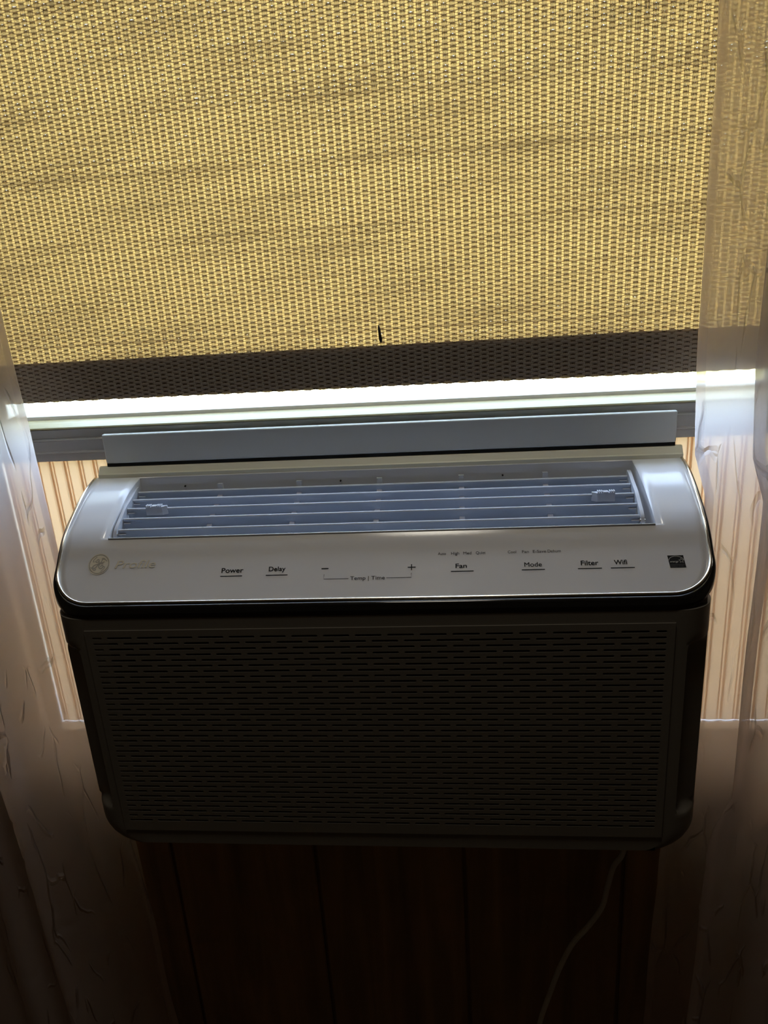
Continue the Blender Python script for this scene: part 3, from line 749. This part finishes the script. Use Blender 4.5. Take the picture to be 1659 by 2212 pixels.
add_tube(bm, pts, [0.0007, 0.0013, 0.0014, 0.0017, 0.0009], 8); o = bmo('pull_tab', bm, M['dark_tab'], blind, True); o['label'] = 'small dark tab on the blind just above the hem'

# ------------------------------------------------------------------ sheer curtains
def curtain(name, edge, path, hem_w, label, seed, ztop=0.775, zbot=-0.935):
    root = empty(name, (path[len(path)//2][0]+edge(-0.9), 0.09, zbot)); tag(root, label, 'curtain', 'sheer curtains either side of the window')
    P = catmull(path, 10)
    L = np.concatenate([[0], np.cumsum(np.linalg.norm(np.diff(P, axis=0), axis=1))])
    nu, nv = int(L[-1]/0.0042), 340
    lu = np.linspace(0, L[-1], nu); px = np.interp(lu, L, P[:, 0]); py = np.interp(lu, L, P[:, 1])
    tx = np.gradient(px); ty = np.gradient(py); l = np.hypot(tx, ty); nxn, nyn = -ty/l, tx/l
    zs = np.linspace(ztop, zbot, nv)
    V, Fc = [], []
    for iz, z in enumerate(zs):
        e = edge(z)
        for iu in range(nu):
            u = lu[iu]
            n = noise.noise(Vector((u*22+seed, z*7, seed*1.3)))*0.0022
            rdg = abs(noise.noise(Vector((u*36+seed*2, z*14, 3.1))))
            n += -0.0030*max(0.0, 0.16-rdg)/0.16*max(0.0, noise.noise(Vector((u*11, z*5+seed, 9.0))))
            ex = 0.0014*noise.noise(Vector((seed, z*16, 0.5))) if u < 0.03 else 0.0
            V.append((e+px[iu]+nxn[iu]*n+ex, py[iu]+nyn[iu]*n, z))
    for iz in range(nv-1):
        for iu in range(nu-1):
            a = iz*nu+iu; Fc.append((a, a+1, a+nu+1, a+nu))
    pyd('voile', V, Fc, M['sheer'], root, True)
    # turned side hem: second layer along the inner edge, the last strip of the cloth folded back
    k = max(2, int(round(hem_w/(lu[1]-lu[0]))))
    HV, HF = [], []
    for iz in range(nv):
        for iu in range(k+1):
            p = V[iz*nu+iu]; HV.append((p[0], p[1]-0.0008, p[2]))
    for iz in range(nv-1):
        for iu in range(k):
            a = iz*(k+1)+iu; HF.append((a, a+1, a+k+2, a+k+1))
    pyd('side_hem', HV, HF, M['sheer_hem'], root, True)
    return root
def edgeL(z): return float(np.interp(z, [-0.95, -0.608, -0.317, 0.058, 0.285, 0.8], [-0.299, -0.3067, -0.3125, -0.3292, -0.3337, -0.343]))
def edgeR(z): return float(np.interp(z, [-0.95, -0.575, -0.33, -0.27, -0.23, 0.095, 0.135, 0.155, 0.2157, 0.489, 0.8], [0.274, 0.2806, 0.2861, 0.2900, 0.3055, 0.3055, 0.2935, 0.2925, 0.2897, 0.2871, 0.284]))
curtain('sheer_curtain', edgeL,
        [(0, .080), (-.020, .084), (-.045, .078), (-.070, .083), (-.098, .078), (-.122, .071), (-.136, .068), (-.144, .078), (-.142, .100), (-.150, .118), (-.164, .112), (-.171, .088), (-.178, .070), (-.192, .069), (-.215, .084), (-.25, .076), (-.29, .086), (-.33, .074), (-.37, .084)],
        0.010, 'crinkled white sheer curtain hanging left of the air conditioner', 1.7)
curtain('sheer_curtain', edgeR,
        [(0, .082), (.018, .086), (.036, .088), (.052, .086), (.060, .080), (.054, .073), (.046, .068), (.044, .061), (.054, .056), (.075, .060), (.105, .070), (.135, .062), (.165, .072), (.20, .062), (.24, .074), (.29, .064), (.33, .074)],
        0.010, 'crinkled white sheer curtain with overlapping fold right of the air conditioner', 6.1)
rod = empty('curtain_rod', (0, 0.075, 0.785)); tag(rod, 'slim metal curtain rod above the window', 'curtain rod')
bm = bmesh.new(); add_tube(bm, [(-0.80, 0.078, 0.782), (0.80, 0.078, 0.782)], 0.007, 12); bmo('pole', bm, M['metal'], rod, True)
for s in (-1, 1):
    bm = bmesh.new(); bmesh.ops.create_uvsphere(bm, u_segments=14, v_segments=10, radius=0.016)
    for v in bm.verts: v.co += Vector((s*0.812, 0.078, 0.782))
    bmo('finial', bm, M['metal'], rod, True)
    box('rod_bracket', (s*0.72-0.006, 0.078, 0.768), (s*0.72+0.006, 0.1585, 0.776), M['metal'], rod, 0.001)

# ------------------------------------------------------------------ lift everything so the floor is at zero
for o in list(SC.objects):
    if o.parent is None: o.location.z += OZ
